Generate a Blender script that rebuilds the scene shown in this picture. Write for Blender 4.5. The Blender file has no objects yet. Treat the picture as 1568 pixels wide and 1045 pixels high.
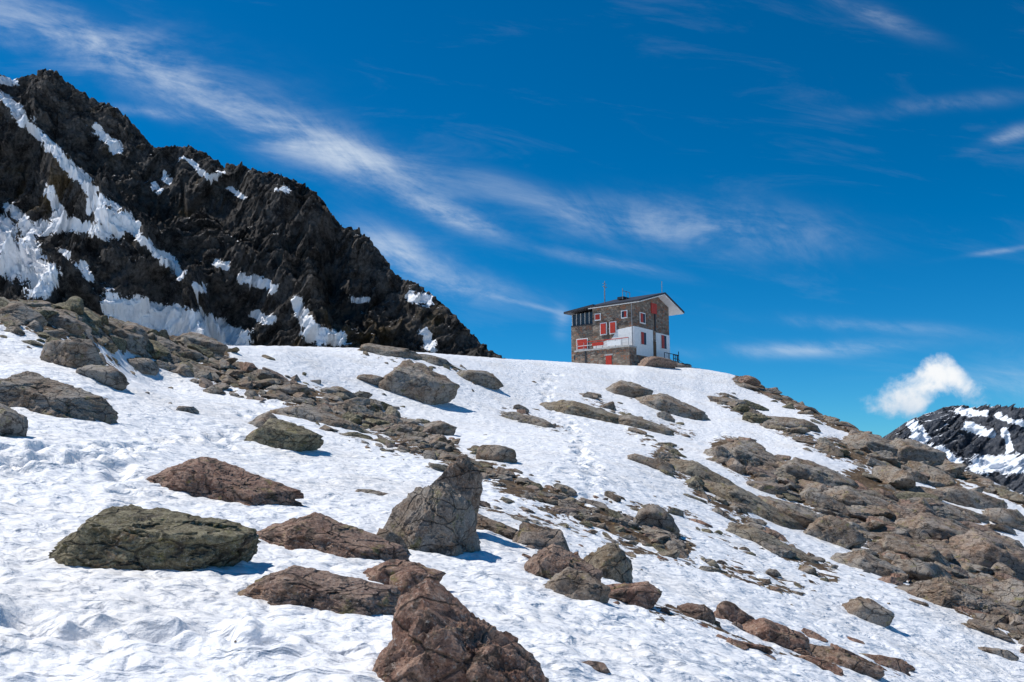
import bpy, bmesh, math
import numpy as np
from mathutils import Vector, Matrix
rng=np.random.RandomState(7)
scene=bpy.context.scene
# ------------------------------------------------------------------ camera
EYE=1.6; LENS=31.0; F=LENS/36*1568; HOR=720.0
PITCH=math.atan((HOR-522.5)/F)
cam=bpy.data.cameras.new("camera"); camo=bpy.data.objects.new("camera",cam)
scene.collection.objects.link(camo); scene.camera=camo
camo.location=(0,0,EYE); camo.rotation_euler=(math.pi/2+PITCH,0,0)
cam.lens=LENS; cam.sensor_width=36; cam.clip_start=0.05; cam.clip_end=30000
cp,sp=math.cos(PITCH),math.sin(PITCH)
def slopes(px,py):
    """bearing tangent and elevation tangent of a surveyed sight line"""
    px=np.asarray(px,float);py=np.asarray(py,float)
    cx=(px-784)/F; cz=(522.5-py)/F
    dy=cp-cz*sp; dz=sp+cz*cp
    return cx/dy, dz/dy
def at(px,py,Y):
    a,e=slopes(px,py); return np.array([a*Y,Y+0*a,EYE+e*Y])
def sight(P):
    y=np.maximum(P[:,1],1e-3); x=P[:,0]; z=P[:,2]-EYE
    d=y*cp+z*sp; u=-y*sp+z*cp
    d=np.where(d<1e-3,1e-3,d)
    return 784+F*x/d, 522.5-F*u/d
# ------------------------------------------------------------------ noise
perm=rng.permutation(256); perm=np.concatenate([perm,perm,perm])
g=rng.normal(size=(256,3)); g/=np.linalg.norm(g,axis=1)[:,None]
def perlin(p):
    out=np.empty(len(p))
    for s in range(0,len(p),200000):
        q=p[s:s+200000]; i=np.floor(q).astype(np.int64); f=q-i; i&=255
        w=f*f*f*(f*(f*6-15)+10); tot=0
        for dx in (0,1):
            wx=w[:,0] if dx else 1-w[:,0]
            a=perm[i[:,0]+dx]
            for dy in (0,1):
                wy=w[:,1] if dy else 1-w[:,1]
                b=perm[a+i[:,1]+dy]
                for dz in (0,1):
                    wz=w[:,2] if dz else 1-w[:,2]
                    h=perm[b+i[:,2]+dz]
                    G=g[h]
                    tot=tot+wx*wy*wz*(G[:,0]*(f[:,0]-dx)+G[:,1]*(f[:,1]-dy)+G[:,2]*(f[:,2]-dz))
        out[s:s+200000]=tot*1.5
    return out
def fbm(p,o=4,gain=.5,lac=2.07):
    t=0;a=1
    for k in range(o):
        t=t+a*perlin(p+k*17.3); p=p*lac; a*=gain
    return t
def ridged(p,o=5,gain=.5,lac=2.1):
    t=0;a=1;w=1
    for k in range(o):
        n=(1-np.abs(perlin(p+k*11.7))*1.6)
        n=np.clip(n,0,1)**2*w
        t=t+a*n; w=np.clip(n*1.4,0,1); p=p*lac; a*=gain
    return t
def cells(p,seed=0):
    """cellular blocks: every cell is a tilted flat facet -> fractured, angular relief"""
    out=np.empty(len(p)); rs=np.random.RandomState(seed+3); T=rs.rand(4096,6)
    for s in range(0,len(p),150000):
        q=p[s:s+150000]; i=np.floor(q).astype(np.int64); best=np.full(len(q),9.); val=np.zeros(len(q))
        for dx in (-1,0,1):
            for dy in (-1,0,1):
                for dz in (-1,0,1):
                    c=i+[dx,dy,dz]; h=(c[:,0]*73856093^c[:,1]*19349663^c[:,2]*83492791)&4095
                    t=T[h]; r=q-(c+t[:,:3]); d=(r*r).sum(1); m=d<best
                    v=(t[:,3]-.5)+ (r*(t[:,3:6]-.5)).sum(1)*1.3
                    best=np.where(m,d,best); val=np.where(m,v,val)
        out[s:s+150000]=val
    return out
def sstep(a,b,x):
    t=np.clip((x-a)/(b-a),0,1); return t*t*(3-2*t)
# ------------------------------------------------------------------ mesh helpers
def mesh_np(name,V,Fc,mat,attrs={},smooth=False,parent=None):
    me=bpy.data.meshes.new(name); k=Fc.shape[1]
    me.vertices.add(len(V)); me.vertices.foreach_set("co",np.ascontiguousarray(V,dtype=np.float32).ravel())
    me.loops.add(Fc.size); me.loops.foreach_set("vertex_index",np.ascontiguousarray(Fc,dtype=np.int32).ravel())
    me.polygons.add(len(Fc)); me.polygons.foreach_set("loop_start",np.arange(0,Fc.size,k,dtype=np.int32))
    me.polygons.foreach_set("use_smooth",np.full(len(Fc),smooth))
    me.update(calc_edges=True)
    for an,av in attrs.items():
        a=me.attributes.new(an,'FLOAT','POINT'); a.data.foreach_set("value",np.asarray(av,dtype=np.float32))
    me.materials.append(mat)
    o=bpy.data.objects.new(name,me); scene.collection.objects.link(o)
    if parent: o.parent=parent
    return o
def gridfaces(nr,nc,wrap=False):
    r=np.arange(nr-1)[:,None]; c=np.arange(nc if wrap else nc-1)[None,:]; c2=(c+1)%nc
    return np.stack([r*nc+c,r*nc+c2,(r+1)*nc+c2,(r+1)*nc+c],-1).reshape(-1,4)
# ------------------------------------------------------------------ materials
def newmat(name):
    m=bpy.data.materials.new(name); m.use_nodes=True; nt=m.node_tree; nt.nodes.clear()
    out=nt.nodes.new("ShaderNodeOutputMaterial"); return m,nt,out
class N:
    def __init__(s,nt): s.nt=nt
    def n(s,t,**k):
        x=s.nt.nodes.new(t)
        for a,b in k.items(): setattr(x,a,b)
        return x
    def put(s,sock,v):
        if v is None: return
        if isinstance(v,bpy.types.NodeSocket): s.nt.links.new(v,sock)
        else: sock.default_value=v
    def math(s,op,a,b=None,c=None,clamp=False):
        x=s.n("ShaderNodeMath",operation=op,use_clamp=clamp)
        s.put(x.inputs[0],a); s.put(x.inputs[1],b); s.put(x.inputs[2],c); return x.outputs[0]
    def noise(s,vec,scale,detail=5,rough=.55,dist=0):
        x=s.n("ShaderNodeTexNoise"); s.put(x.inputs["Vector"],vec)
        x.inputs["Scale"].default_value=scale;x.inputs["Detail"].default_value=detail
        x.inputs["Roughness"].default_value=rough;x.inputs["Distortion"].default_value=dist
        return x.outputs["Fac"]
    def ramp(s,v,a,b,lo=0.,hi=1.):
        x=s.n("ShaderNodeMapRange",interpolation_type='SMOOTHSTEP'); s.put(x.inputs[0],v)
        x.inputs[1].default_value=a;x.inputs[2].default_value=b;x.inputs[3].default_value=lo;x.inputs[4].default_value=hi
        return x.outputs[0]
    def mix(s,f,a,b,mode='MIX'):
        x=s.n("ShaderNodeMix",data_type='RGBA',blend_type=mode)
        s.put(x.inputs[0],f)
        for i,v in ((6,a),(7,b)):
            if isinstance(v,tuple) and len(v)==3: v=v+(1,)
            s.put(x.inputs[i],v)
        return x.outputs[2]
    def bump(s,h,dist,strength=1,nrm=None):
        x=s.n("ShaderNodeBump"); x.inputs["Strength"].default_value=strength; x.inputs["Distance"].default_value=dist
        s.put(x.inputs["Height"],h); s.put(x.inputs["Normal"],nrm); return x.outputs[0]
    def bsdf(s,col,rough=.8,nrm=None,spec=.3):
        x=s.n("ShaderNodeBsdfPrincipled")
        if isinstance(col,tuple) and len(col)==3: col=col+(1,)
        s.put(x.inputs["Base Color"],col); s.put(x.inputs["Roughness"],rough); s.put(x.inputs["Normal"],nrm)
        x.inputs["Specular IOR Level"].default_value=spec
        return x
    def attr(s,name): return s.n("ShaderNodeAttribute",attribute_name=name).outputs["Fac"]
    def pos(s): return s.n("ShaderNodeNewGeometry").outputs["Position"]
    def xyz(s,v):
        x=s.n("ShaderNodeSeparateXYZ"); s.put(x.inputs[0],v); return x.outputs
    def scaled(s,v,sc):
        x=s.n("ShaderNodeVectorMath",operation='MULTIPLY'); s.put(x.inputs[0],v); x.inputs[1].default_value=sc; return x.outputs[0]
    def voro(s,v,scale,feature='F1'):
        x=s.n("ShaderNodeTexVoronoi",feature=feature); x.inputs["Scale"].default_value=scale; s.put(x.inputs["Vector"],v); return x
    def warped(s,v,scale,amt):
        nn=s.n("ShaderNodeTexNoise"); nn.inputs["Scale"].default_value=scale; nn.inputs["Detail"].default_value=3; s.put(nn.inputs["Vector"],v)
        a=s.scaled(nn.outputs["Color"],(amt,amt,amt)); x=s.n("ShaderNodeVectorMath",operation='ADD'); s.put(x.inputs[0],v); s.put(x.inputs[1],a); return x.outputs[0]
def rock_mat():
    m,nt,out=newmat("weathered_rock"); k=N(nt); P=k.pos()
    t=k.attr("tint")
    n1=k.noise(P,.9,5,.6); n2=k.noise(P,6,7,.7); n3=k.noise(P,34,4,.75)
    base=k.mix(k.ramp(n1,.40,.60),(.20,.135,.09),(.31,.285,.255))
    base=k.mix(k.math('MULTIPLY',k.ramp(n2,.40,.62),.6),base,(.36,.30,.235))
    red=k.mix(k.ramp(n2,.35,.65),(.19,.095,.065),(.40,.26,.19))
    c=k.mix(k.ramp(t,.42,.70),base,red)
    ol=k.mix(k.ramp(n2,.4,.6),(.13,.11,.06),(.27,.24,.15))
    c=k.mix(k.ramp(t,.30,.05),c,ol)
    c=k.mix(k.math('MULTIPLY',k.ramp(k.noise(P,2.1,7,.75),.56,.65),.5),c,(.26,.14,.075))
    c=k.mix(k.math('MULTIPLY',k.ramp(k.noise(k.scaled(P,(1.,1.,1.3)),2.7,7,.75),.55,.65),.65),c,(.22,.20,.055))
    c=k.mix(k.math('MULTIPLY',k.ramp(k.noise(P,4.3,7,.7),.52,.63),.8),c,(.05,.04,.034))
    c=k.mix(k.math('MULTIPLY',k.ramp(n3,.54,.68),.6),c,(.54,.49,.43))
    c=k.mix(k.math('MULTIPLY',k.ramp(n3,.47,.36),.65),c,(.04,.03,.025))
    v=k.voro(k.scaled(k.warped(P,1.5,.5),(.8,.8,1.8)),1.9,'DISTANCE_TO_EDGE')
    crack=k.ramp(v.outputs["Distance"],0,.035)
    c=k.mix(k.math('MULTIPLY',k.math('SUBTRACT',1,crack),.6),c,(.03,.025,.02))
    b=k.bump(n2,.06,.9); b=k.bump(n3,.022,1,b); b=k.bump(crack,.04,.8,b)
    nt.links.new(k.bsdf(c,.85,b).outputs[0],out.inputs[0]); return m
def ground_mat():
    m,nt,out=newmat("snow_and_ground"); k=N(nt); P=k.pos()
    r=k.attr("rock")
    d1=k.noise(P,.35,6,.65); d2=k.noise(P,9,6,.75)
    sc=k.mix(k.ramp(d1,.45,.68),(.86,.87,.885),(.78,.77,.755))
    sc=k.mix(k.math('MULTIPLY',k.ramp(d2,.56,.72),.30),sc,(.60,.55,.49))
    Q=k.scaled(P,(.75,1.25,1))
    a=k.noise(Q,3.0,3,.5,.5); bb=k.noise(Q,11,5,.65)
    b=k.bump(a,.19,1.0); b=k.bump(bb,.035,.9,b)
    snow=k.bsdf(sc,.55,b,.35)
    e1=k.noise(P,1.5,7,.7); e2=k.noise(P,9,5,.7)
    ec=k.mix(k.ramp(e1,.35,.65),(.075,.045,.025),(.22,.16,.105))
    ec=k.mix(k.ramp(e2,.5,.7),ec,(.28,.165,.06))
    earth=k.bsdf(ec,.9,k.bump(e2,.12,1,k.bump(e1,.3,1)))
    f=k.math('ADD',r,k.math('MULTIPLY',k.math('SUBTRACT',k.noise(P,1.3,7,.68),.5),2.2))
    f=k.ramp(f,.50,.54)
    ms=k.n("ShaderNodeMixShader"); k.put(ms.inputs[0],f); nt.links.new(snow.outputs[0],ms.inputs[1]); nt.links.new(earth.outputs[0],ms.inputs[2])
    nt.links.new(ms.outputs[0],out.inputs[0]); return m
def mountain_mat(name,S,haze,dark=1.0):
    m,nt,out=newmat(name); k=N(nt); P=k.pos()
    s=k.attr("snow")
    n1=k.noise(P,.018*S,7,.65); n2=k.noise(P,.09*S,8,.78); n3=k.noise(P,.5*S,5,.75)
    D=lambda *x: tuple(v*dark for v in x)
    c=k.mix(k.ramp(n2,.38,.60),D(.024,.022,.022),D(.145,.132,.120))
    c=k.mix(k.math('MULTIPLY',k.ramp(n1,.56,.68),.6),c,D(.17,.115,.045))
    c=k.mix(k.math('MULTIPLY',k.ramp(n3,.53,.66),.5),c,(.25,.235,.22))
    c=k.mix(k.math('MULTIPLY',k.ramp(n3,.46,.36),.6),c,(.012,.011,.011))
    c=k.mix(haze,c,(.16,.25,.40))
    W=k.scaled(k.warped(P,.03*S,14/S),(1,1,.45))
    v1=k.voro(W,.09*S).outputs["Distance"]; v2=k.voro(W,.26*S).outputs["Distance"]
    b=k.bump(v1,9/S,.9); b=k.bump(v2,3.5/S,.9,b); b=k.bump(n2,6/S,.8,b); b=k.bump(n3,1.6/S,.9,b)
    rk=k.bsdf(c,.9,b,.15)
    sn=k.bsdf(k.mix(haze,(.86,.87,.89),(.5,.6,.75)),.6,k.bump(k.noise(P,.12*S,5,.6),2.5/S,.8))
    f=k.math('ADD',s,k.math('MULTIPLY',k.math('SUBTRACT',k.noise(P,.10*S,8,.78),.5),1.4))
    f=k.ramp(f,.5,.53)
    ms=k.n("ShaderNodeMixShader"); k.put(ms.inputs[0],f); nt.links.new(rk.outputs[0],ms.inputs[1]); nt.links.new(sn.outputs[0],ms.inputs[2])
    nt.links.new(ms.outputs[0],out.inputs[0]); return m
ROCK=rock_mat(); GROUND=ground_mat()
# ------------------------------------------------------------------ terrain surface
C=[(0,1045,5.2),(400,1045,5.6),(784,1045,6.2),(1100,1045,8.5),(1400,1045,14),(1568,1045,18),
(-300,950,5.5),(0,950,6.4),(400,950,7.3),(784,950,8.7),(1100,950,13),(1400,950,21),(1568,950,27),
(-300,850,7.2),(0,850,8.6),(300,850,9.5),(600,850,11.5),(784,850,13.5),(1000,850,19),(1300,850,34),(1568,850,45),(1800,900,45),
(-300,700,12),(0,700,15),(400,700,21),(784,700,30),(1000,700,42),(1300,700,67),
(1200,780,42),(1400,780,52),(784,770,20),(1450,740,66),
(-300,600,19),(0,600,22.5),(300,600,33),(600,600,52),(800,600,66),(1000,600,86),(1130,600,100),
(-300,480,30),(0,510,32),(200,545,41),
(-300,400,36),(0,458,38),(130,475,42),(200,502,52),(340,530,70),(560,535,86),(770,550,105),(900,558,111),(975,562,113),(1060,563,117),
(1120,574,117),(1200,607,112),(1280,647,105),(1400,692,95),(1500,729,87),(1568,760,81),(1750,830,75)]
pts=[]
for i,(a,b,y) in enumerate(C): pts.append(at(a,b,y))
crest=[(-300,400,36),(0,458,38),(130,475,42),(200,502,52),(340,530,70),(450,531,78),(560,534,86),(700,544,100),(770,550,105),(850,554,109),(930,559,115),(1060,563,123),(1120,573,118),(1200,607,112),(1280,647,105),(1400,692,95),(1500,729,87),(1568,760,81),(1750,830,75)]
for (a,b,y) in crest:
    p=at(a,b,y)
    for k_,dr in ((1.3,.10),(2.0,.36)): pts.append(np.array([p[0]*k_,p[1]*k_,p[2]-dr*y]))
for th in np.radians([-75,-45,-15,15,45,75]):
    pts.append(np.array([400*math.sin(th),400*math.cos(th),-70])); pts.append(np.array([7000*math.sin(th),7000*math.cos(th),-200]))
    pts.append(np.array([1.2*math.sin(th),1.2*math.cos(th),-.03*math.sin(th)])); 
    pts.append(np.array([3.2*math.sin(th),3.2*math.cos(th),.05-.25*math.sin(th)]))
pts.append(np.array([-9,-2,2.0])); pts.append(np.array([9,-2,-2.0]))
pts=np.array(pts)
def warp(x,y):
    r=np.maximum(np.hypot(x,y),.6); return np.arctan2(x,y)*1.6, np.log(r)
U,W_=warp(pts[:,0],pts[:,1])
def kern(du,dw):
    d2=du*du+dw*dw; return .5*d2*np.log(d2+1e-12)
n=len(pts); A=np.zeros((n+3,n+3))
A[:n,:n]=kern(U[:,None]-U,W_[:,None]-W_)+np.eye(n)*5e-4
A[:n,n]=1;A[:n,n+1]=U;A[:n,n+2]=W_;A[n:,:n]=A[:n,n:].T
sol=np.linalg.solve(A,np.concatenate([pts[:,2],[0,0,0]]))
cpx=np.linspace(-300,1750,120); ccr=np.array(crest,float)
cty=np.interp(cpx,ccr[:,0],ccr[:,1]); crr=np.interp(cpx,ccr[:,0],ccr[:,2]); CA,CE=slopes(cpx,cty); CT=np.arctan(CA); EC=np.zeros(120)
def height(x,y):
    x=np.asarray(x,float).ravel();y=np.asarray(y,float).ravel(); out=np.empty(len(x))
    for s in range(0,len(x),60000):
        u,w=warp(x[s:s+60000],y[s:s+60000])
        out[s:s+60000]=kern(u[:,None]-U,w[:,None]-W_)@sol[:n]+sol[n]+sol[n+1]*u+sol[n+2]*w
    tht=np.arctan2(x,y); th=np.abs(tht); r=np.hypot(x,y)
    k_=sstep(1.5,2.7,th); back=-.12*x*np.minimum(1,60/np.maximum(r,1))
    out=out*(1-k_)+back*k_
    q=np.stack([x*.11,y*.11,0*x],1)
    out+=perlin(q)*.28*sstep(3,14,r)+perlin(q*3.1+5)*.10*sstep(2,8,r)
    out-=np.interp(tht,CT,EC)*np.minimum(r,130)*sstep(.30,.9,r/np.interp(tht,CT,crr))*(1-k_)
    return out
for it in range(5):   # settle the brow of the slope on its surveyed line
    Yg=np.exp(np.linspace(math.log(8),math.log(150),160))[None,:]+0*CA[:,None]
    H=height(CA[:,None]*Yg,Yg).reshape(Yg.shape); EC=EC+(((H-EYE)/Yg).max(1)-CE)
RS=np.exp(np.linspace(math.log(3),math.log(135),420))
def ground_hits(px,py):
    """walk each sight line until it meets the ground: true 3-D ground positions"""
    a,e=slopes(px,py); a=a.ravel();e=e.ravel()
    Y=RS[None,:]+0*a[:,None]
    H=height((a[:,None]*Y),Y).reshape(Y.shape)
    d=EYE+e[:,None]*Y-H
    hit=(d<0); idx=np.argmax(hit,1); ok=hit.any(1)&(idx>0); idx=np.maximum(idx,1)
    r=np.arange(len(a)); d0=d[r,idx-1];d1=d[r,idx]; t=d0/(d0-d1+1e-9)
    y=Y[r,idx-1]*(1-t)+Y[r,idx]*t
    P=np.stack([a*y,y,height(a*y,y)],1)
    return P,ok
# stony bands: polyline, half width, bareness, stones, (size range), tint
BANDS=[([(0,470),(120,490),(230,525),(330,545)],34,.75,260,(9,42),.15),
([(0,500),(100,515),(180,560)],14,.4,30,(10,30),.2),
([(230,530),(330,572),(480,612),(600,655),(690,700)],25,.68,420,(7,32),.32),
([(560,640),(690,700),(800,750),(900,790),(1050,840)],21,.68,330,(6,28),.33),
([(800,760),(930,830),(1060,860),(1180,890),(1240,905)],18,.45,150,(5,18),.35),
([(800,835),(900,885),(1000,935),(1100,965),(1200,995),(1390,1035)],18,.4,70,(14,40),.7),
([(700,765),(820,800),(900,830)],16,.4,50,(7,22),.4),
([(770,630),(860,660)],12,.4,12,(7,18),.3),
([(900,610),(960,640),(1060,665)],12,.4,16,(7,22),.25),
([(1100,610),(1180,650),(1270,690)],12,.6,60,(7,28),.3),
([(1130,582),(1200,610),(1280,650),(1400,696),(1568,770),(1640,800)],9,.85,190,(6,26),.35),
([(1010,700),(1100,770),(1200,845),(1275,885)],17,.6,80,(8,34),.3),
([(1110,690),(1210,745),(1310,790),(1380,850)],28,.8,190,(9,42),.38),
([(1370,850),(1460,900),(1568,960),(1640,1000)],36,.85,190,(10,48),.42),
([(1310,750),(1400,800),(1500,850),(1600,900)],42,.9,250,(10,50),.45),
([(1270,685),(1400,715),(1460,745)],20,.75,90,(9,38),.38),
([(930,770),(1050,790),(1150,850)],10,.4,36,(6,18),.3),
([(440,610),(560,690),(640,700)],12,.35,30,(7,18),.3),
([(960,660),(1040,700)],10,.4,14,(7,20),.3),
([(560,545),(680,560),(760,590)],10,.3,20,(5,16),.2)]
def banddist(px,py):
    m=np.zeros(len(px))
    for pl,hw,st,*_ in BANDS:
        d=np.full(len(px),1e9)
        for (x0,y0),(x1,y1) in zip(pl[:-1],pl[1:]):
            vx,vy=x1-x0,y1-y0; t=np.clip(((px-x0)*vx+(py-y0)*vy)/(vx*vx+vy*vy),0,1)
            d=np.minimum(d,np.hypot(px-x0-t*vx,py-y0-t*vy))
        m=np.maximum(m,st*(1-sstep(.35,1.35,d/hw)))
    return m
th=np.concatenate([np.radians(np.linspace(-180,-43,60,endpoint=False)),np.radians(np.linspace(-43,43,960)),np.radians(np.linspace(43,180,61))[1:-1]])
rr=np.concatenate([np.exp(np.linspace(math.log(.7),math.log(135),820)),np.exp(np.linspace(math.log(137),math.log(9000),90))])
TH,RR=np.meshgrid(th,rr); X=(RR*np.sin(TH)).ravel(); Y=(RR*np.cos(TH)).ravel(); Z=height(X,Y); R=RR.ravel()
P=np.stack([X,Y,Z],1); front=(Y>1)&(R<128)
mask=np.zeros(len(X)); px,py=sight(P[front]); mask[front]=banddist(px,py)
q=np.stack([X,Y*1.25,0*X],1)
sn=1-mask
near=np.exp(-(R/28)**2)
cup=np.abs(perlin(q*1.5))*.095+np.abs(perlin(q*3.6+9))*.06*near+np.abs(perlin(q*7+2))*.022*near+fbm(q*9+3,2)*.008*near
cup*=np.exp(-(R/160)**2)*sstep(1,5,R)
Z=Z+cup*(.35+.65*sn)
rough=fbm(np.stack([X*.9+Y*.5,Y*.9,Z*.9],1),5,.6)
Z=Z+mask*sstep(2,10,R)*np.exp(-(R/200)**2)*(.05+.002*R)*(rough*1.2+.2)
# footprints of walkers, trodden into the snow
FP=[]
def trail(pl,nst,wd,jit):
    pl=np.array(pl,float); t=np.linspace(0,len(pl)-1.001,nst); i=t.astype(int); f_=(t-i)[:,None]; c=pl[i]*(1-f_)+pl[i+1]*f_
    c[:,0]+=np.where(np.arange(nst)%2,wd,-wd)+rng.normal(0,jit,nst); c[:,1]+=rng.normal(0,jit*.6,nst); FP.append(c)
trail([(905,735),(890,690),(880,660),(850,630),(830,600),(850,570)],46,5,3); trail([(870,730),(900,680),(870,650)],22,5,6); trail([(915,720),(885,690),(895,650)],20,6,6)
trail([(0,690),(80,690),(170,690),(250,680),(340,670)],30,4,5); trail([(0,720),(100,705),(230,690)],22,4,6); trail([(170,690),(190,740),(205,790)],12,8,6)
trail([(0,960),(150,980),(380,990)],12,6,12); trail([(430,610),(380,640),(350,700)],14,5,5); trail([(900,790),(905,735)],10,6,5)
fp=np.concatenate(FP); FH,ok=ground_hits(fp[:,0],fp[:,1])
for p in FH[ok]:
    j=np.argmin(np.abs(rr-math.hypot(p[0],p[1]))); rad=.17+.0024*p[1]
    lo=max(0,j-30);hi=j+30; sl_=slice(lo*len(th),hi*len(th))
    d2=((X[sl_]-p[0])**2+(Y[sl_]-p[1])**2)/rad**2; Z[sl_]-=(.10+.002*p[1])*np.exp(-d2**2)-.03*np.exp(-(np.sqrt(d2)-1.5)**2*4)
P[:,2]=Z
mesh_np("snowy_ground",P,gridfaces(len(rr),len(th),True),GROUND,{"rock":mask},smooth=True)
# ------------------------------------------------------------------ rocks
_ico={}
def ico(s):
    if s not in _ico:
        bm=bmesh.new(); bmesh.ops.create_icosphere(bm,subdivisions=s,radius=1)
        v=np.array([x.co[:] for x in bm.verts]); f=np.array([[x.index for x in y.verts] for y in bm.faces]); bm.free(); _ico[s]=(v,f)
    return _ico[s]
def rock_shape(sub,scale,seed,npl=13,rough=.07,slab=False,lo=.50,cap=1.3,planes=None):
    r=np.random.RandomState(seed); v,f=ico(sub)
    if planes is None:
        pl=r.normal(size=(npl,3)); 
        if slab: pl[:,2]*=1.5
        pl/=np.linalg.norm(pl,axis=1)[:,None]; d=r.uniform(lo,.95,npl)
    else:
        pl=np.array([q_[:3] for q_ in planes],float); pl/=np.linalg.norm(pl,axis=1)[:,None]; d=np.array([q_[3] for q_ in planes])
        ex=r.normal(size=(5,3)); ex/=np.linalg.norm(ex,axis=1)[:,None]; pl=np.concatenate([pl,ex]); d=np.concatenate([d,r.uniform(.9,1.05,5)])
    dt=v@pl.T; q=np.where(dt>.03,d/np.maximum(dt,.03),9); rad=np.minimum(q.min(1),cap)
    p=v*rad[:,None]*(1.18 if planes is None else 1.)
    off=r.uniform(0,80,3)
    p=p*(1+rough*fbm(p*1.3+off,2,.5)*1.3)[:,None]
    if sub>=4:
        Rm=np.array(Matrix.Rotation(r.uniform(0,3),3,Vector((1,.6,.3))))
        a_=(p@Rm)*np.array([2.0,2.0,2.8])+off+fbm(p*2+off,2)[:,None]*.15
        p=p+v*(cells(a_,seed)*.075+cells(a_*2.1+5,seed)*.045+cells(a_*5.+5,seed)*.022+fbm(p*7+off,4,.6)*.013)[:,None]
    return p*scale,f
def frame(pos,yaw,align,tiltx=0.,tilty=0.):
    e=.5+.01*pos[1]; x,y=pos[0],pos[1]
    h=height([x-e,x+e,x,x],[y,y,y-e,y+e])
    nrm=np.array([-(h[1]-h[0])/(2*e),-(h[3]-h[2])/(2*e),1.]); nrm/=np.linalg.norm(nrm)
    z=np.array([0,0,1.])*(1-align)+nrm*align; z/=np.linalg.norm(z)
    xx=np.array([math.cos(yaw),math.sin(yaw),0]); xx-=z*(xx@z); xx/=np.linalg.norm(xx); yy=np.cross(z,xx)
    M=np.stack([xx,yy,z],1)
    T=np.array(Matrix.Rotation(tiltx,3,'X')@Matrix.Rotation(tilty,3,'Y')); return M@T
WEDGE=[(-1,-.15,.12,.86),(.60,-.28,.80,.30),(.15,-.95,.30,.52),(-.45,-.8,.3,.66),(0,1,.25,.6),(0,0,-1,1.),(1,0,.1,1.1),(-.25,-.1,.95,1.04)]
TABLE=[(.03,-.30,.95,.70),(.93,-.2,-.25,.84),(-.8,-.25,.5,.78),(-.02,-.97,.10,.62),(-.55,-.83,.12,.80),(.5,-.8,.1,.86),(0,1,.2,.7),(0,0,-1,.9),(.3,-.1,.95,.80)]
PEAK=[(-.74,-.50,.48,.55),(.88,-.35,.28,.62),(.15,-.93,.30,.58),(-.15,.1,.97,.95),(-.3,-.75,.65,.66),(0,1,.3,.6),(0,0,-1,.9),(.55,-.1,.8,.82)]
FLAT=[(.25,-.25,.93,.50),(-.7,-.3,.65,.72),(.1,-.96,.20,.62),(-.5,-.8,.2,.8),(.85,-.3,.35,.85),(0,1,.3,.7),(0,0,-1,.9)]
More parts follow.
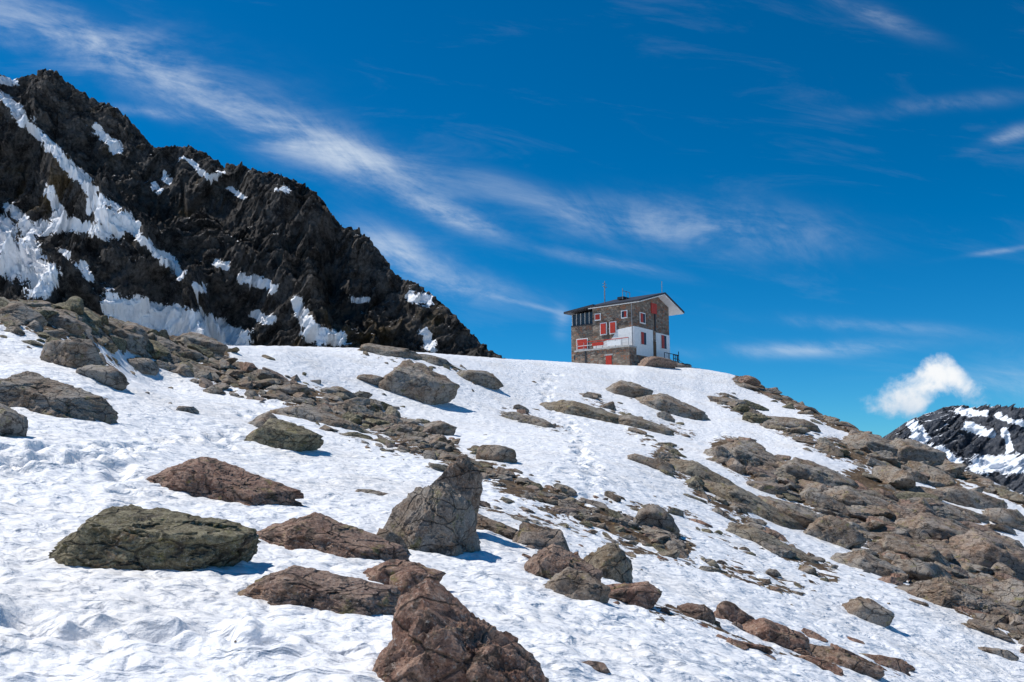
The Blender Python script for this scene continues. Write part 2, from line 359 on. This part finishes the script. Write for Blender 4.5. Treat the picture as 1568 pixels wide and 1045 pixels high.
# boulders: bearing, ground line, width, height, tint, yaw, tilt
B=[(50,607,185,85,.35,-15,8,FLAT),(8,655,90,75,.4,0,0),(118,552,95,60,.3,-10,8),(155,578,70,35,.3,-20,10),
(222,842,290,125,.08,-2,3,TABLE),(335,745,210,90,.68,-14,16,FLAT),(505,832,190,84,.62,-16,16,FLAT),(660,815,150,150,.36,0,0,PEAK),(690,790,80,125,.50,0,10),(600,838,60,50,.35,-20,20),
(482,912,220,92,.60,-8,2,FLAT),(612,888,110,60,.74,0,5,TABLE),(628,925,75,70,.72,10,20),(715,1010,265,235,.72,-4,0,WEDGE),(630,1030,90,90,.70,0,30),(770,1060,130,80,.70,-12,50),
(858,875,110,85,.6,-20,20,FLAT),(828,832,90,60,.5,0,0),(932,872,84,72,.20,-10,8,PEAK),(880,905,90,62,.42,-20,16,TABLE),(960,915,90,45,.68,-10,8),
(745,808,105,38,.4,-20,16,FLAT),(428,672,105,60,.10,-14,8,TABLE),(405,650,60,30,.4,0,0),(482,640,125,42,.3,-20,18,FLAT),(632,592,115,76,.3,-12,12,TABLE),
(740,584,70,28,.25,-15,10),(600,540,100,22,.25,-10,10),(660,552,60,16,.25,-10,10),(672,660,55,34,.35,0,5),(898,632,115,34,.2,-18,18,FLAT),(962,600,66,34,.35,-12,8,TABLE),(1030,624,95,42,.35,-15,18,FLAT),
(985,652,95,28,.25,-20,18,FLAT),(812,645,75,20,.35,-20,14),(760,700,50,32,.35,-10,5),(1010,806,60,46,.4,-10,5),(1190,978,96,58,.72,-10,6,FLAT),
(1330,942,66,48,.4,-15,10,TABLE),(1125,950,60,40,.72,0,5),(905,1024,48,20,.55,0,0),(1060,942,50,30,.6,-10,6),(1280,1010,100,32,.55,-15,8),(1350,1015,60,24,.6,-10,8),
(285,628,36,16,.4,0,0),(1525,1000,46,16,.4,-10,8),(572,757,50,14,.4,-10,5),(706,738,38,22,.4,0,5),(550,622,40,26,.35,0,0),
(1150,705,115,58,.32,-22,18,FLAT),(1240,735,125,60,.36,-22,20,TABLE),(1320,775,125,60,.4,-24,20,FLAT),(1085,735,130,40,.2,-26,28,FLAT),(1150,775,140,44,.2,-26,28,FLAT),(1225,795,105,50,.3,-20,20),
(1440,825,125,64,.48,-20,18,TABLE),(1530,860,135,95,.52,-16,12,FLAT),(1385,845,105,54,.36,-24,20),(1480,925,145,70,.45,-22,18,FLAT),(1350,688,110,48,.36,-16,12,FLAT),(1400,700,84,56,.36,-10,8,TABLE),
(1270,820,84,48,.4,-20,16),(1340,870,95,46,.3,-26,24,FLAT),(1420,885,90,48,.4,-20,16),(1545,930,90,60,.45,-20,16),(1490,770,80,34,.35,-20,16),(1550,800,80,30,.35,-20,16),
(1200,648,80,22,.35,-22,16),(1110,616,55,18,.35,-16,10),(1180,835,130,34,.2,-28,28,FLAT),(1000,712,60,20,.3,-20,16),(1000,558,56,20,.62,0,0),(1035,560,50,14,.5,-8,4),(975,556,36,12,.55,0,0),
(40,448,115,42,.22,-10,8,TABLE),(120,462,95,42,.18,-10,8,FLAT),(15,480,90,30,.3,-10,6),(80,490,100,36,.3,-10,6,TABLE),(180,505,95,34,.25,-14,8,FLAT),(300,528,84,38,.35,-14,8,TABLE),(215,560,56,24,.35,0,5),
(450,600,60,24,.35,-10,8),(520,605,55,20,.4,-10,8),(575,585,45,20,.3,0,5)]
bx=np.array([b[0] for b in B],float); by=np.array([b[1]+.18*b[3] for b in B],float)
HP,ok=ground_hits(bx,by)
for i,b in enumerate(B):
    if not ok[i]: continue
    p=HP[i]; s=p[1]/F; w=b[2]*s*.5; h=b[3]*s*.5
    sub=6 if b[2]*b[3]>=7000 and p[1]<25 else (5 if b[2]>80 else 4)
    sc=np.array([w*1.0,min(w*.75,h*1.6),h*1.12])
    V,Fc=rock_shape(sub,sc,100+i,13,.04,slab=b[3]<.5*b[2],lo=.52,cap=1.12 if len(b)<8 else 1.5,planes=b[7] if len(b)>7 else None)
    M=frame(p,math.radians(b[5]),.5,0,math.radians(b[6]*.5))
    V=V@M.T
    o=mesh_np("boulder",V,Fc,ROCK,{"tint":np.full(len(V),b[4])},smooth=(sub<6))
    o.location=Vector(p+np.array([0,0,h*.25]))
# loose stones along the bands
allV=[];allF=[];allT=[];off=0; ps=[];sz=[];tt=[]
for pl,hw,st,cnt,(s0,s1),tint in BANDS:
    seg=np.array(pl,float); L=np.hypot(*(seg[1:]-seg[:-1]).T); cum=np.concatenate([[0],np.cumsum(L)])
    t=rng.uniform(0,cum[-1],cnt); k_=np.clip(np.searchsorted(cum,t)-1,0,len(L)-1); f_=(t-cum[k_])/L[k_]
    c=seg[k_]*(1-f_)[:,None]+seg[k_+1]*f_[:,None]
    ang=np.arctan2(seg[k_+1,1]-seg[k_,1],seg[k_+1,0]-seg[k_,0]); o_=rng.normal(0,.55,cnt)*hw
    c=c+np.stack([-np.sin(ang)*o_,np.cos(ang)*o_],1)
    ps.append(c); sz.append(s0+(s1-s0)*rng.uniform(0,1,cnt)**2.4); tt.append(np.clip(tint+rng.normal(0,.15,cnt),0,.75))
c=np.stack([rng.uniform(150,1500,150),rng.uniform(560,1040,150)],1); ps.append(c); sz.append(rng.uniform(3,9,150)); tt.append(np.full(150,.4))
ps=np.concatenate(ps);sz=np.concatenate(sz);tt=np.concatenate(tt)
HP,ok=ground_hits(ps[:,0],ps[:,1])
lib={s:[rock_shape(s,np.ones(3),500+s*50+j,10,.04,slab=True,lo=.45) for j in range(18)] for s in (2,3,4)}
for i in range(len(ps)):
    if not ok[i]: continue
    p=HP[i]; s=p[1]/F; w=sz[i]*s*.54
    sub=2 if sz[i]<10 else (3 if sz[i]<18 else 4)
    v,f=lib[sub][rng.randint(18)]
    sc=np.array([w*rng.uniform(.9,1.5),w*rng.uniform(.6,1),w*rng.uniform(.38,.85)])
    M=frame(p,math.radians(rng.normal(-18,22)),.7,rng.normal(0,.14),rng.normal(.10,.18))
    allV.append((v*sc)@M.T+p+np.array([0,0,w*.08])); allF.append(f+off); off+=len(v); allT.append(np.full(len(v),tt[i]))
mesh_np("scree_rocks",np.concatenate(allV),np.concatenate(allF),ROCK,{"tint":np.concatenate(allT)},smooth=False)
# ------------------------------------------------------------------ mountains
def strokes(px,py,ST):
    m=np.zeros(len(px))
    for pl,hw in ST:
        d=np.full(len(px),1e9)
        for (x0,y0),(x1,y1) in zip(pl[:-1],pl[1:]):
            vx,vy=x1-x0,y1-y0; t=np.clip(((px-x0)*vx+(py-y0)*vy)/(vx*vx+vy*vy+1e-9),0,1)
            d=np.minimum(d,np.hypot(px-x0-t*vx,py-y0-t*vy))
        m=np.maximum(m,np.clip(1.15-.6*d/hw,0,1))
    return m
def mountain(name,sky,Yr,Yb,zb,ST,mat,amp,sc,nc,nr,snowbase,shear,jag,wp):
    sx=[s[0] for s in sky]; sy=[s[1] for s in sky]
    cx=np.linspace(sx[0],sx[-1],nc); cy=np.interp(cx,sx,sy)
    yr=np.interp(cx,*Yr); yb=np.interp(cx,*Yb)
    a,e=slopes(cx,cy)
    top=np.stack([a*yr,yr,EYE+e*yr],1); base=np.stack([a*yb,yb,np.full(nc,zb)],1)
    back=top+np.stack([0*yr,yr*.5,-(top[:,2]-zb)],1)
    v=np.linspace(0,1,nr)[:,None,None]; nb=40; vb=np.linspace(1,0,nb,endpoint=False)[:,None,None]
    face=top*(1-v)+base*v; bk=top*(1-vb)+back*vb
    P=np.concatenate([bk,face]).reshape(-1,3)
    vv=np.concatenate([-vb[:,0,0],v[:,0,0]])[:,None]+np.zeros((1,nc)); vv=vv.ravel()
    q=P.copy(); q[:,0]+=q[:,2]*shear; q[:,2]*=.42; q[:,1]*=.5
    q/=sc
    r=ridged(q,6,.52); r2=fbm(P/sc*4.1+7,5,.65); big=ridged(q*.42+4,2,.5)
    w=P/sc*np.array([1,.6,.6])+(fbm(P/sc*1.5,3)*.3)[:,None]
    cl=cells(w*3.2,1)+cells(w*7.5+3,2)*.5+cells(w*17+8,4)*.25
    k_=jag+(1-jag)*sstep(0,.22,np.abs(vv))
    d=(r-.95)*amp*k_+(big-.8)*amp*1.1*k_+r2*amp*.16*(.5+.5*k_)+cl*amp*.36*(.4+.6*k_)
    P=P+np.stack([d*.25,-d*.75,d*.5*np.where(vv<0,.3,1)],1)
    for it in range(2):   # settle the crest on its surveyed line, keep the jags
        E=((P[:,2]-EYE)/P[:,1]).reshape(-1,nc).max(0); er=E-np.interp(P.reshape(-1,nc,3)[nb,:,0]/P.reshape(-1,nc,3)[nb,:,1],a,e)
        ker=np.hanning(25); ker/=ker.sum(); er=np.convolve(np.pad(er,12,mode='edge'),ker,'valid')
        P3=P.reshape(-1,nc,3); P3[:,:,2]-=er[None,:]*P3[:,:,1]; P=P3.reshape(-1,3)
    px,py=sight(P); wq=P/sc*3.5
    snow=strokes(px+wp*fbm(wq+31,4,.6),py+wp*fbm(wq+77,4,.6),ST); snow[vv<0]*=.0
    ext=(perlin(P/sc*1.7+3)*.35+perlin(P/sc*5)*.25)
    gz=np.gradient(P.reshape(-1,nc,3),axis=0).reshape(-1,3); gx=np.gradient(P.reshape(-1,nc,3),axis=1).reshape(-1,3)
    nn=np.cross(gx,gz); nn/=np.linalg.norm(nn,axis=1)[:,None]+1e-9; nz=np.abs(nn[:,2])
    snow=np.clip(snow*(.76+.42*sstep(.15,.75,nz)),0,1.1)
    snow=np.maximum(snow,np.clip(snowbase+(nz-.72)*1.1+ext*.4,0,.8))
    return mesh_np(name,P,gridfaces(nr+nb,nc),mat,{"snow":snow},smooth=True)
SK=[(-420,60),(-250,140),(-100,100),(0,112),(18,122),(35,118),(50,114),(70,105),(88,110),(100,124),(125,140),(150,156),(165,158),(182,168),(205,190),(235,226),(262,224),(290,224),(315,235),(340,252),(370,252),(395,262),(420,265),(450,276),(475,288),(492,304),(505,325),(520,346),(545,350),(562,362),(585,390),(610,426),(635,432),(660,450),(685,472),(705,492),(725,515),(745,533),(770,547),(800,575),(860,640),(950,720)]
ST=[([(-30,135),(10,155),(45,190),(105,255),(160,318),(200,350),(245,388),(275,418)],8),([(150,315),(190,345),(170,352)],15),([(60,348),(110,345),(165,355)],11),
([(20,320),(45,350),(50,372)],10),([(0,365),(30,385),(75,425),(60,440)],20),([(0,400),(50,425)],18),([(75,290),(90,325)],8),([(145,195),(165,212),(180,232)],8),([(0,125),(22,127)],6),([(125,410),(135,425)],9),
([(170,462),(230,480),(300,495),(370,520)],18),([(190,490),(300,515),(360,530)],22),([(330,500),(350,515)],14),([(455,462),(475,495),(490,520)],10),([(475,510),(515,520)],14),([(370,430),(410,440)],9),
([(650,510),(662,535)],7),([(630,455),(655,460)],7),([(320,265),(340,272)],5),([(235,285),(245,290)],6),([(300,435),(308,442)],7),([(395,485),(415,490)],8),([(540,462),(560,462)],6),
([(250,268),(262,276)],5),([(355,290),(370,300)],5),([(330,405),(345,412)],6),([(45,395),(60,400)],8),([(425,292),(440,296)],5),([(5,340),(15,355)],10),([(85,330),(100,338)],8),([(280,245),(330,272)],4),([(95,385),(110,392)],5)]
mountain("rocky_mountain",SK,([-420,300,560,950],[680,600,520,420]),([-420,300,950],[330,300,260]),-60,ST,mountain_mat("mountain_rock",1.0,0.0),30,80,1100,660,.20,.55,.30,8)
SK2=[(1200,900),(1300,740),(1365,662),(1385,648),(1400,640),(1425,632),(1445,624),(1470,620),(1500,622),(1530,626),(1568,624),(1620,600),(1720,560),(1850,610),(2000,700)]
ST2=[([(1400,650),(1425,685),(1465,708)],8),([(1500,712),(1568,712)],14),([(1480,650),(1520,665)],6),([(1540,660),(1548,690)],5),([(1470,630),(1510,634)],5),([(1400,668),(1410,672)],6),([(1530,640),(1568,650)],5)]
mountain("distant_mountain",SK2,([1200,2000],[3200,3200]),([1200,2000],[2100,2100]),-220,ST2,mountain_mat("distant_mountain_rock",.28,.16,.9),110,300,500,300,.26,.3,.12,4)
# ------------------------------------------------------------------ hut
def simple(name,col,rough=.7,var=.2,scale=3,bump=.01):
    m,nt,out=newmat(name); k=N(nt); P=k.pos(); n_=k.noise(P,scale,6,.65)
    c=k.mix(k.ramp(n_,.3,.7),tuple(x*(1-var) for x in col),tuple(min(1,x*(1+var)) for x in col))
    nt.links.new(k.bsdf(c,rough,k.bump(n_,bump)).outputs[0],out.inputs[0]); return m
def stone_mat():
    m,nt,out=newmat("rubble_stone_wall"); k=N(nt); P=k.n("ShaderNodeTexCoord").outputs["Object"]
    q=k.scaled(P,(1.5,1.5,3.0)); v=k.voro(q,1.3); e=k.voro(q,1.3,'DISTANCE_TO_EDGE')
    s=k.n("ShaderNodeSeparateColor"); k.put(s.inputs[0],v.outputs["Color"])
    c=k.mix(s.outputs[0],(.10,.07,.05),(.34,.27,.21)); c=k.mix(k.ramp(s.outputs[1],.6,.9),c,(.26,.13,.08))
    j=k.ramp(e.outputs["Distance"],.02,.09); c=k.mix(j,(.20,.18,.16),c)
    nt.links.new(k.bsdf(c,.9,k.bump(j,.06)).outputs[0],out.inputs[0]); return m
STONE=stone_mat(); WHITE=simple("white_render",(.78,.77,.75),.8,.06); RED=simple("red_paint",(.42,.035,.018),.5,.15); DARK=simple("dark_roofing",(.035,.035,.04),.5)
GLASS=simple("window_glass",(.03,.04,.05),.08,.1,3,0); WOOD=simple("brown_timber",(.12,.07,.04),.8); METAL=simple("galvanised_metal",(.3,.3,.31),.4); GREY=simple("grey_planks",(.38,.37,.35),.7)
hut=bpy.data.objects.new("mountain_refuge_hut",None); scene.collection.objects.link(hut)
c0=at(972,557,113); hut.location=Vector(c0); hut.rotation_euler=(0,0,math.atan2(.766,.643))
def poly(name,verts,faces,mat,bev=0):
    me=bpy.data.meshes.new(name); me.from_pydata(verts,[],faces); me.materials.append(mat)
    o=bpy.data.objects.new(name,me); scene.collection.objects.link(o); o.parent=hut
    bm=bmesh.new(); bm.from_mesh(me); bmesh.ops.recalc_face_normals(bm,faces=bm.faces); bm.to_mesh(me); bm.free()
    if bev:
        b=o.modifiers.new("b","BEVEL"); b.width=bev
    return o
def box(name,x0,x1,y0,y1,z0,z1,mat,bev=0):
    v=[(x,y,z) for x in (x0,x1) for y in (y0,y1) for z in (z0,z1)]
    return poly(name,v,[(0,1,3,2),(4,6,7,5),(0,4,5,1),(2,3,7,6),(0,2,6,4),(1,5,7,3)],mat,bev)
def prism(name,prof,y0,y1,mat):
    n_=len(prof); v=[(x,y0,z) for x,z in prof]+[(x,y1,z) for x,z in prof]
    return poly(name,v,[tuple(range(n_)),tuple(range(2*n_-1,n_-1,-1))]+[(i,(i+1)%n_,n_+(i+1)%n_,n_+i) for i in range(n_)],mat)
def beam(name,a,b,r,mat):
    a=Vector(a);b=Vector(b);d=b-a; bm=bmesh.new(); bmesh.ops.create_cone(bm,cap_ends=True,segments=6,radius1=r,radius2=r,depth=d.length)
    me=bpy.data.meshes.new(name); bm.to_mesh(me); bm.free(); me.materials.append(mat)
    o=bpy.data.objects.new(name,me); scene.collection.objects.link(o); o.parent=hut
    o.location=(a+b)/2; o.rotation_mode='QUATERNION'; o.rotation_quaternion=d.to_track_quat('Z','Y'); return o
prism("main_walls",[(0,-2.5),(9,-2.5),(9,8.6),(6,9.75),(0,8.0)],0,6.5,STONE)
def roofplane(name,x0,z0,x1,z1,y0,y1,t,mat): return prism(name,[(x0,z0),(x1,z1),(x1,z1+t),(x0,z0+t)],y0,y1,mat)
sl=(9.75-8)/6
roofplane("roof_left",-.7,8.02-.7*sl+.13,6,9.77+.13,-1.3,6.9,.24,DARK)
roofplane("roof_right",6,9.9,11.1,9.77-5.1*.383+.13,-1.3,6.9,.24,DARK)
roofplane("soffit_left",-.6,8.02-.6*sl,5.99,9.77,-1.2,6.8,.125,WHITE)
roofplane("soffit_right",5.99,9.77,11.0,9.77-5.01*.383,-1.2,6.8,.125,WHITE)
prism("wing_walls",[(0.3,-2.5),(5,-2.5),(5,5.9),(.3,5.9)],6.503,10.3,STONE)
prism("wing_gallery",[(0.45,5.9),(4.8,5.9),(4.8,7.6),(.45,7.6)],6.55,10.15,GLASS)
for i in range(6): box("gallery_post",.36,.48,6.55+i*.71,6.67+i*.71,5.85,7.62,GREY)
for i in range(6): box("gallery_post_end",.5+i*.8,.6+i*.8,10.13,10.25,5.85,7.62,GREY)
box("gallery_sill",.26,.5,6.51,10.3,5.86,6.02,DARK)
v=[(-.6,6.0,8.15),(5.5,6.0,8.3),(5.5,10.9,7.8),(-.6,10.9,7.65)]; poly("wing_roof",v+[(a,b,c+.28) for a,b,c in v],[(0,1,2,3),(7,6,5,4),(0,4,5,1),(1,5,6,2),(2,6,7,3),(3,7,4,0)],DARK)
box("white_render_gable_left",-.0,4.6,-.05,-.003,1.2,4.9,WHITE)
box("white_render_gable_right",5.4,9.0,-.05,-.003,1.0,4.7,WHITE)
poly("white_render_front",[(-.05,0,4.9),(-.05,0,2.3),(-.05,6.4,2.3),(-.05,6.4,2.9),(-.05,3.4,3.6),(-.05,2.6,4.7),(-.004,0,4.9),(-.004,0,2.3),(-.004,6.4,2.3),(-.004,6.4,2.9),(-.004,3.4,3.6),(-.004,2.6,4.7)],[(0,1,2,3,4,5),(11,10,9,8,7,6)]+[(i,(i+1)%6,6+(i+1)%6,6+i) for i in range(6)],WHITE)
def win_g(x,z,w,h,sh=True):
    box("window_frame",x-w/2-.14,x+w/2+.14,-.12,-.052,z-h/2-.14,z+h/2+.14,WHITE)
    box("window_glass",x-w/2,x+w/2,-.15,-.122,z-h/2,z+h/2,GLASS)
    if sh: box("shutter",x-w/2,x-.02,-.2,-.152,z-h/2,z+h/2,RED)
def win_f(y,z,w,h,full=False,x=0):
    box("window_frame",x-.12,x-.052,y-w/2-.14,y+w/2+.14,z-h/2-.14,z+h/2+.14,WHITE)
    box("window_glass",x-.15,x-.122,y-w/2,y+w/2,z-h/2,z+h/2,GLASS)
    box("shutter",x-.2,x-.152,y-w/2,y+(w/2 if full else -.02),z-h/2,z+h/2,RED)
win_g(2.0,6.2,1.1,1.2); win_g(2.1,3.5,1.2,1.6); win_g(7.3,3.6,1.3,1.8); box("red_gable_shutter",4.3,5.7,-.1,-.003,7.2,8.6,RED)
box("door_gable",4.65,5.35,-.08,-.003,1.2,3.4,WOOD); box("gable_louvre",5.1,5.3,-.14,-.003,4.9,7.2,DARK)
win_f(3.2,5.0,.8,1.4,True); win_f(4.7,5.0,.8,1.4,True); win_f(1.4,6.6,.7,.8); win_f(5.6,6.7,.7,.7,True)
win_f(8.4,3.3,1.6,1.3,True,.3); box("small_window",.2,.29,9.3,9.8,1.3,1.9,GLASS)
box("terrace_base",-1.7,-.006,-.3,8.2,-2.5,2.0,STONE); box("terrace_slab",-1.85,-.06,-.4,8.3,2.0,2.2,GREY)
for i in range(9): beam("terrace_post",(-1.7,-.2+i,2.2),(-1.7,-.2+i,3.2),.04,METAL)
beam("terrace_rail",(-1.7,-.2,3.2),(-1.7,7.8,3.2),.05,RED); beam("terrace_midrail",(-1.7,-.2,2.75),(-1.7,7.8,2.75),.03,WHITE)
box("terrace_sign",-1.82,-1.76,3.6,5.4,2.55,3.0,RED); box("terrace_banner",-1.82,-1.76,.9,3.0,2.35,2.95,WHITE)
box("terrace_door",-1.76,-1.702,2.4,3.3,-.6,1.1,RED); box("terrace_door_frame",-1.74,-1.703,2.2,3.5,1.12,1.3,GREY)
box("terrace_pipe",-1.78,-1.702,6.4,6.6,-1,2,DARK)
box("side_platform",9.02,10.6,-.6,3,.6,.8,WOOD); box("platform_support",9.3,9.5,-.5,-.3,-2,.6,WOOD); box("platform_support_b",10.3,10.5,-.5,-.3,-2,.6,WOOD)
for x in (9.1,9.6,10.1,10.55): beam("platform_post",(x,-.5,.8),(x,-.5,2.1 if x<10.4 else 2.6),.06,DARK)
beam("platform_rail",(9.1,-.5,2.0),(10.55,-.5,2.0),.06,DARK); beam("platform_midrail",(9.1,-.5,1.5),(10.55,-.5,1.5),.05,DARK)
box("gable_step",3.4,9.0,-1.3,-.06,.3,1.0,STONE); beam("step_rail",(5.5,-1.2,1.9),(9.1,-1.2,1.9),.05,DARK)
for x in (5.5,6.7,7.9,9.0): beam("step_post",(x,-1.2,1.0),(x,-1.2,1.9),.05,DARK)
for i,(a,b) in enumerate(zip([10.6,11.8,13,14.2,15.4],[.5,.1,-.2,-.5,-.8])): beam("path_post",(a,-.5,b-2),(a,-.5,b+1),.06,WOOD)
beam("path_rope",(10.6,-.5,1.4),(15.4,-.5,.1),.03,DARK)
beam("antenna_mast",(2,5.8,8),(2,5.8,12.0),.06,METAL); beam("antenna_mast",(1.0,5.2,8),(1.0,5.2,11.2),.05,METAL); beam("antenna_arm",(1.5,5.8,11.2),(2.5,5.8,11.2),.05,METAL); beam("antenna_arm",(1.6,5.8,11.6),(2.4,5.8,11.6),.04,METAL)
beam("lightning_rod",(6.3,-.6,9.9),(6.3,-.6,11.8),.05,METAL)
box("solar_rack",2.6,4.2,3.2,4.2,9.3,9.65,DARK); beam("rack_bar",(2.4,3.2,9.2),(2.4,3.2,10.7),.05,METAL); beam("rack_bar",(4.2,3.2,9.3),(4.2,3.2,10.4),.05,METAL); beam("rack_bar",(2.4,3.2,10.4),(4.2,3.2,10.4),.05,METAL); beam("rack_bar",(3.3,3.2,9.3),(3.3,3.2,10.4),.04,METAL)
beam("downpipe",(-.09,.25,8),(-.09,.25,2.2),.05,METAL)
# ------------------------------------------------------------------ sun and sky
AZ=math.radians(-72); EL=math.radians(56)
sd=Vector((math.sin(AZ)*math.cos(EL),math.cos(AZ)*math.cos(EL),math.sin(EL)))
sun=bpy.data.lights.new("sun","SUN"); sun.energy=4.7; sun.angle=math.radians(.53); sun.color=(1,.955,.89)
so=bpy.data.objects.new("sun",sun); scene.collection.objects.link(so); so.rotation_mode='QUATERNION'; so.rotation_quaternion=sd.to_track_quat('Z','Y')
w=bpy.data.worlds.new("World"); scene.world=w; w.use_nodes=True; nt=w.node_tree; nt.nodes.clear(); k=N(nt)
out=k.n("ShaderNodeOutputWorld"); bg=k.n("ShaderNodeBackground"); bg.inputs[1].default_value=.1
sky=k.n("ShaderNodeTexSky",sky_type='NISHITA'); sky.sun_disc=False; sky.sun_elevation=EL; sky.sun_rotation=AZ; sky.altitude=2600; sky.air_density=1.0; sky.dust_density=.2; sky.ozone_density=3.0
hs=k.n("ShaderNodeHueSaturation"); hs.inputs["Saturation"].default_value=1.14; hs.inputs["Value"].default_value=1.0; k.put(hs.inputs["Color"],k.mix(1.0,sky.outputs[0],(.42,.86,1.08),'MULTIPLY'))
D=k.n("ShaderNodeTexCoord").outputs["Generated"]; o=k.xyz(D)
yy=k.math('MAXIMUM',o[1],.05); a=k.math('DIVIDE',o[0],yy); e=k.math('DIVIDE',o[2],yy)
fr=k.ramp(o[1],.1,.3)
cv=k.n("ShaderNodeCombineXYZ"); k.put(cv.inputs[0],a); k.put(cv.inputs[1],e)
def rot(ang,s1,s2,off=0):
    m=k.n("ShaderNodeMapping"); k.put(m.inputs[0],cv.outputs[0]); m.inputs["Rotation"].default_value=(0,0,math.radians(ang)); m.inputs["Location"].default_value=(off,off,0)
    return k.scaled(m.outputs[0],(s1,s2,1))
n1=k.noise(rot(24,3.0,8.0),1.7,8,.66,.5); n2=k.noise(rot(8,3.,13.,4),1.5,7,.66,.6)
CL=[(60,40,250,46,14,.42),(310,150,230,36,26,.60),(540,240,160,34,25,.62),(690,330,70,15,20,.75),(610,385,80,28,25,.6),(690,435,110,20,10,.38),(800,300,180,22,18,.22),
(1060,345,190,36,4,.48),(930,402,90,9,12,.38),(860,495,12,22,0,.3),(1240,535,150,11,-2,.42),(1340,500,150,10,4,.25),(1330,18,80,16,24,.42),(1440,160,120,12,-6,.2),(1540,210,50,10,-20,.45),(1530,385,60,4,-8,.3),(230,172,60,8,8,.4),(1560,590,110,26,0,.35),(790,462,100,4,14,.3)]
tot=None
for (cx,cy,L,Wd,an,st) in CL:
    a0,e0=slopes(cx,cy); s=math.sin(math.radians(an)); c_=math.cos(math.radians(an))
    da=k.math('SUBTRACT',a,float(a0)); de=k.math('SUBTRACT',e,float(e0))
    u=k.math('MULTIPLY',k.math('SUBTRACT',k.math('MULTIPLY',da,c_),k.math('MULTIPLY',de,s)),F/L)
    v=k.math('MULTIPLY',k.math('ADD',k.math('MULTIPLY',da,s),k.math('MULTIPLY',de,c_)),F/Wd)
    g_=k.math('MULTIPLY',k.math('EXPONENT',k.math('MULTIPLY',k.math('ADD',k.math('MULTIPLY',u,u),k.math('MULTIPLY',v,v)),-1.)),st)
    tot=g_ if tot is None else k.math('ADD',tot,g_)
tex=k.math('ADD',k.math('MULTIPLY',n1,.6),k.math('MULTIPLY',n2,.4)); tex=k.ramp(tex,.40,.66,.08,1.2)
fac=k.math('MULTIPLY',tot,tex); wisp=k.math('MULTIPLY',k.ramp(n2,.52,.75),.04)
fac=k.math('MULTIPLY',k.math('ADD',fac,wisp,clamp=True),fr,clamp=True)
fac=k.math('MULTIPLY',fac,.85)
col=k.mix(fac,hs.outputs[0],(7.6,8.4,9.2))
a0,e0=slopes(1415,608); cn=k.noise(cv.outputs[0],26,8,.6,.2)
du=k.math('MULTIPLY',k.math('SUBTRACT',a,float(a0)),F/88); dv=k.math('MULTIPLY',k.math('SUBTRACT',e,float(e0)),F/34)
dv2=k.math('SUBTRACT',dv,k.math('MULTIPLY',k.math('EXPONENT',k.math('MULTIPLY',k.math('POWER',k.math('SUBTRACT',du,.35),2.),-7.)),1.1))
dd=k.math('ADD',k.math('MULTIPLY',du,du),k.math('MULTIPLY',dv2,dv2))
dens=k.math('ADD',k.math('SUBTRACT',.95,dd),k.math('MULTIPLY',k.math('SUBTRACT',cn,.5),3.0))
cf=k.math('MULTIPLY',k.ramp(dens,-.35,.9),k.ramp(o[1],.3,.5))
cc=k.mix(k.ramp(k.math('ADD',dv,k.math('MULTIPLY',cn,1.6)),-.3,1.5),(5.4,6.6,8.0),(9.4,9.6,9.8))
col=k.mix(cf,col,cc)
k.put(bg.inputs[0],col); nt.links.new(bg.outputs[0],out.inputs[0])
scene.view_settings.view_transform='Standard'; scene.view_settings.look='None'; scene.view_settings.exposure=0
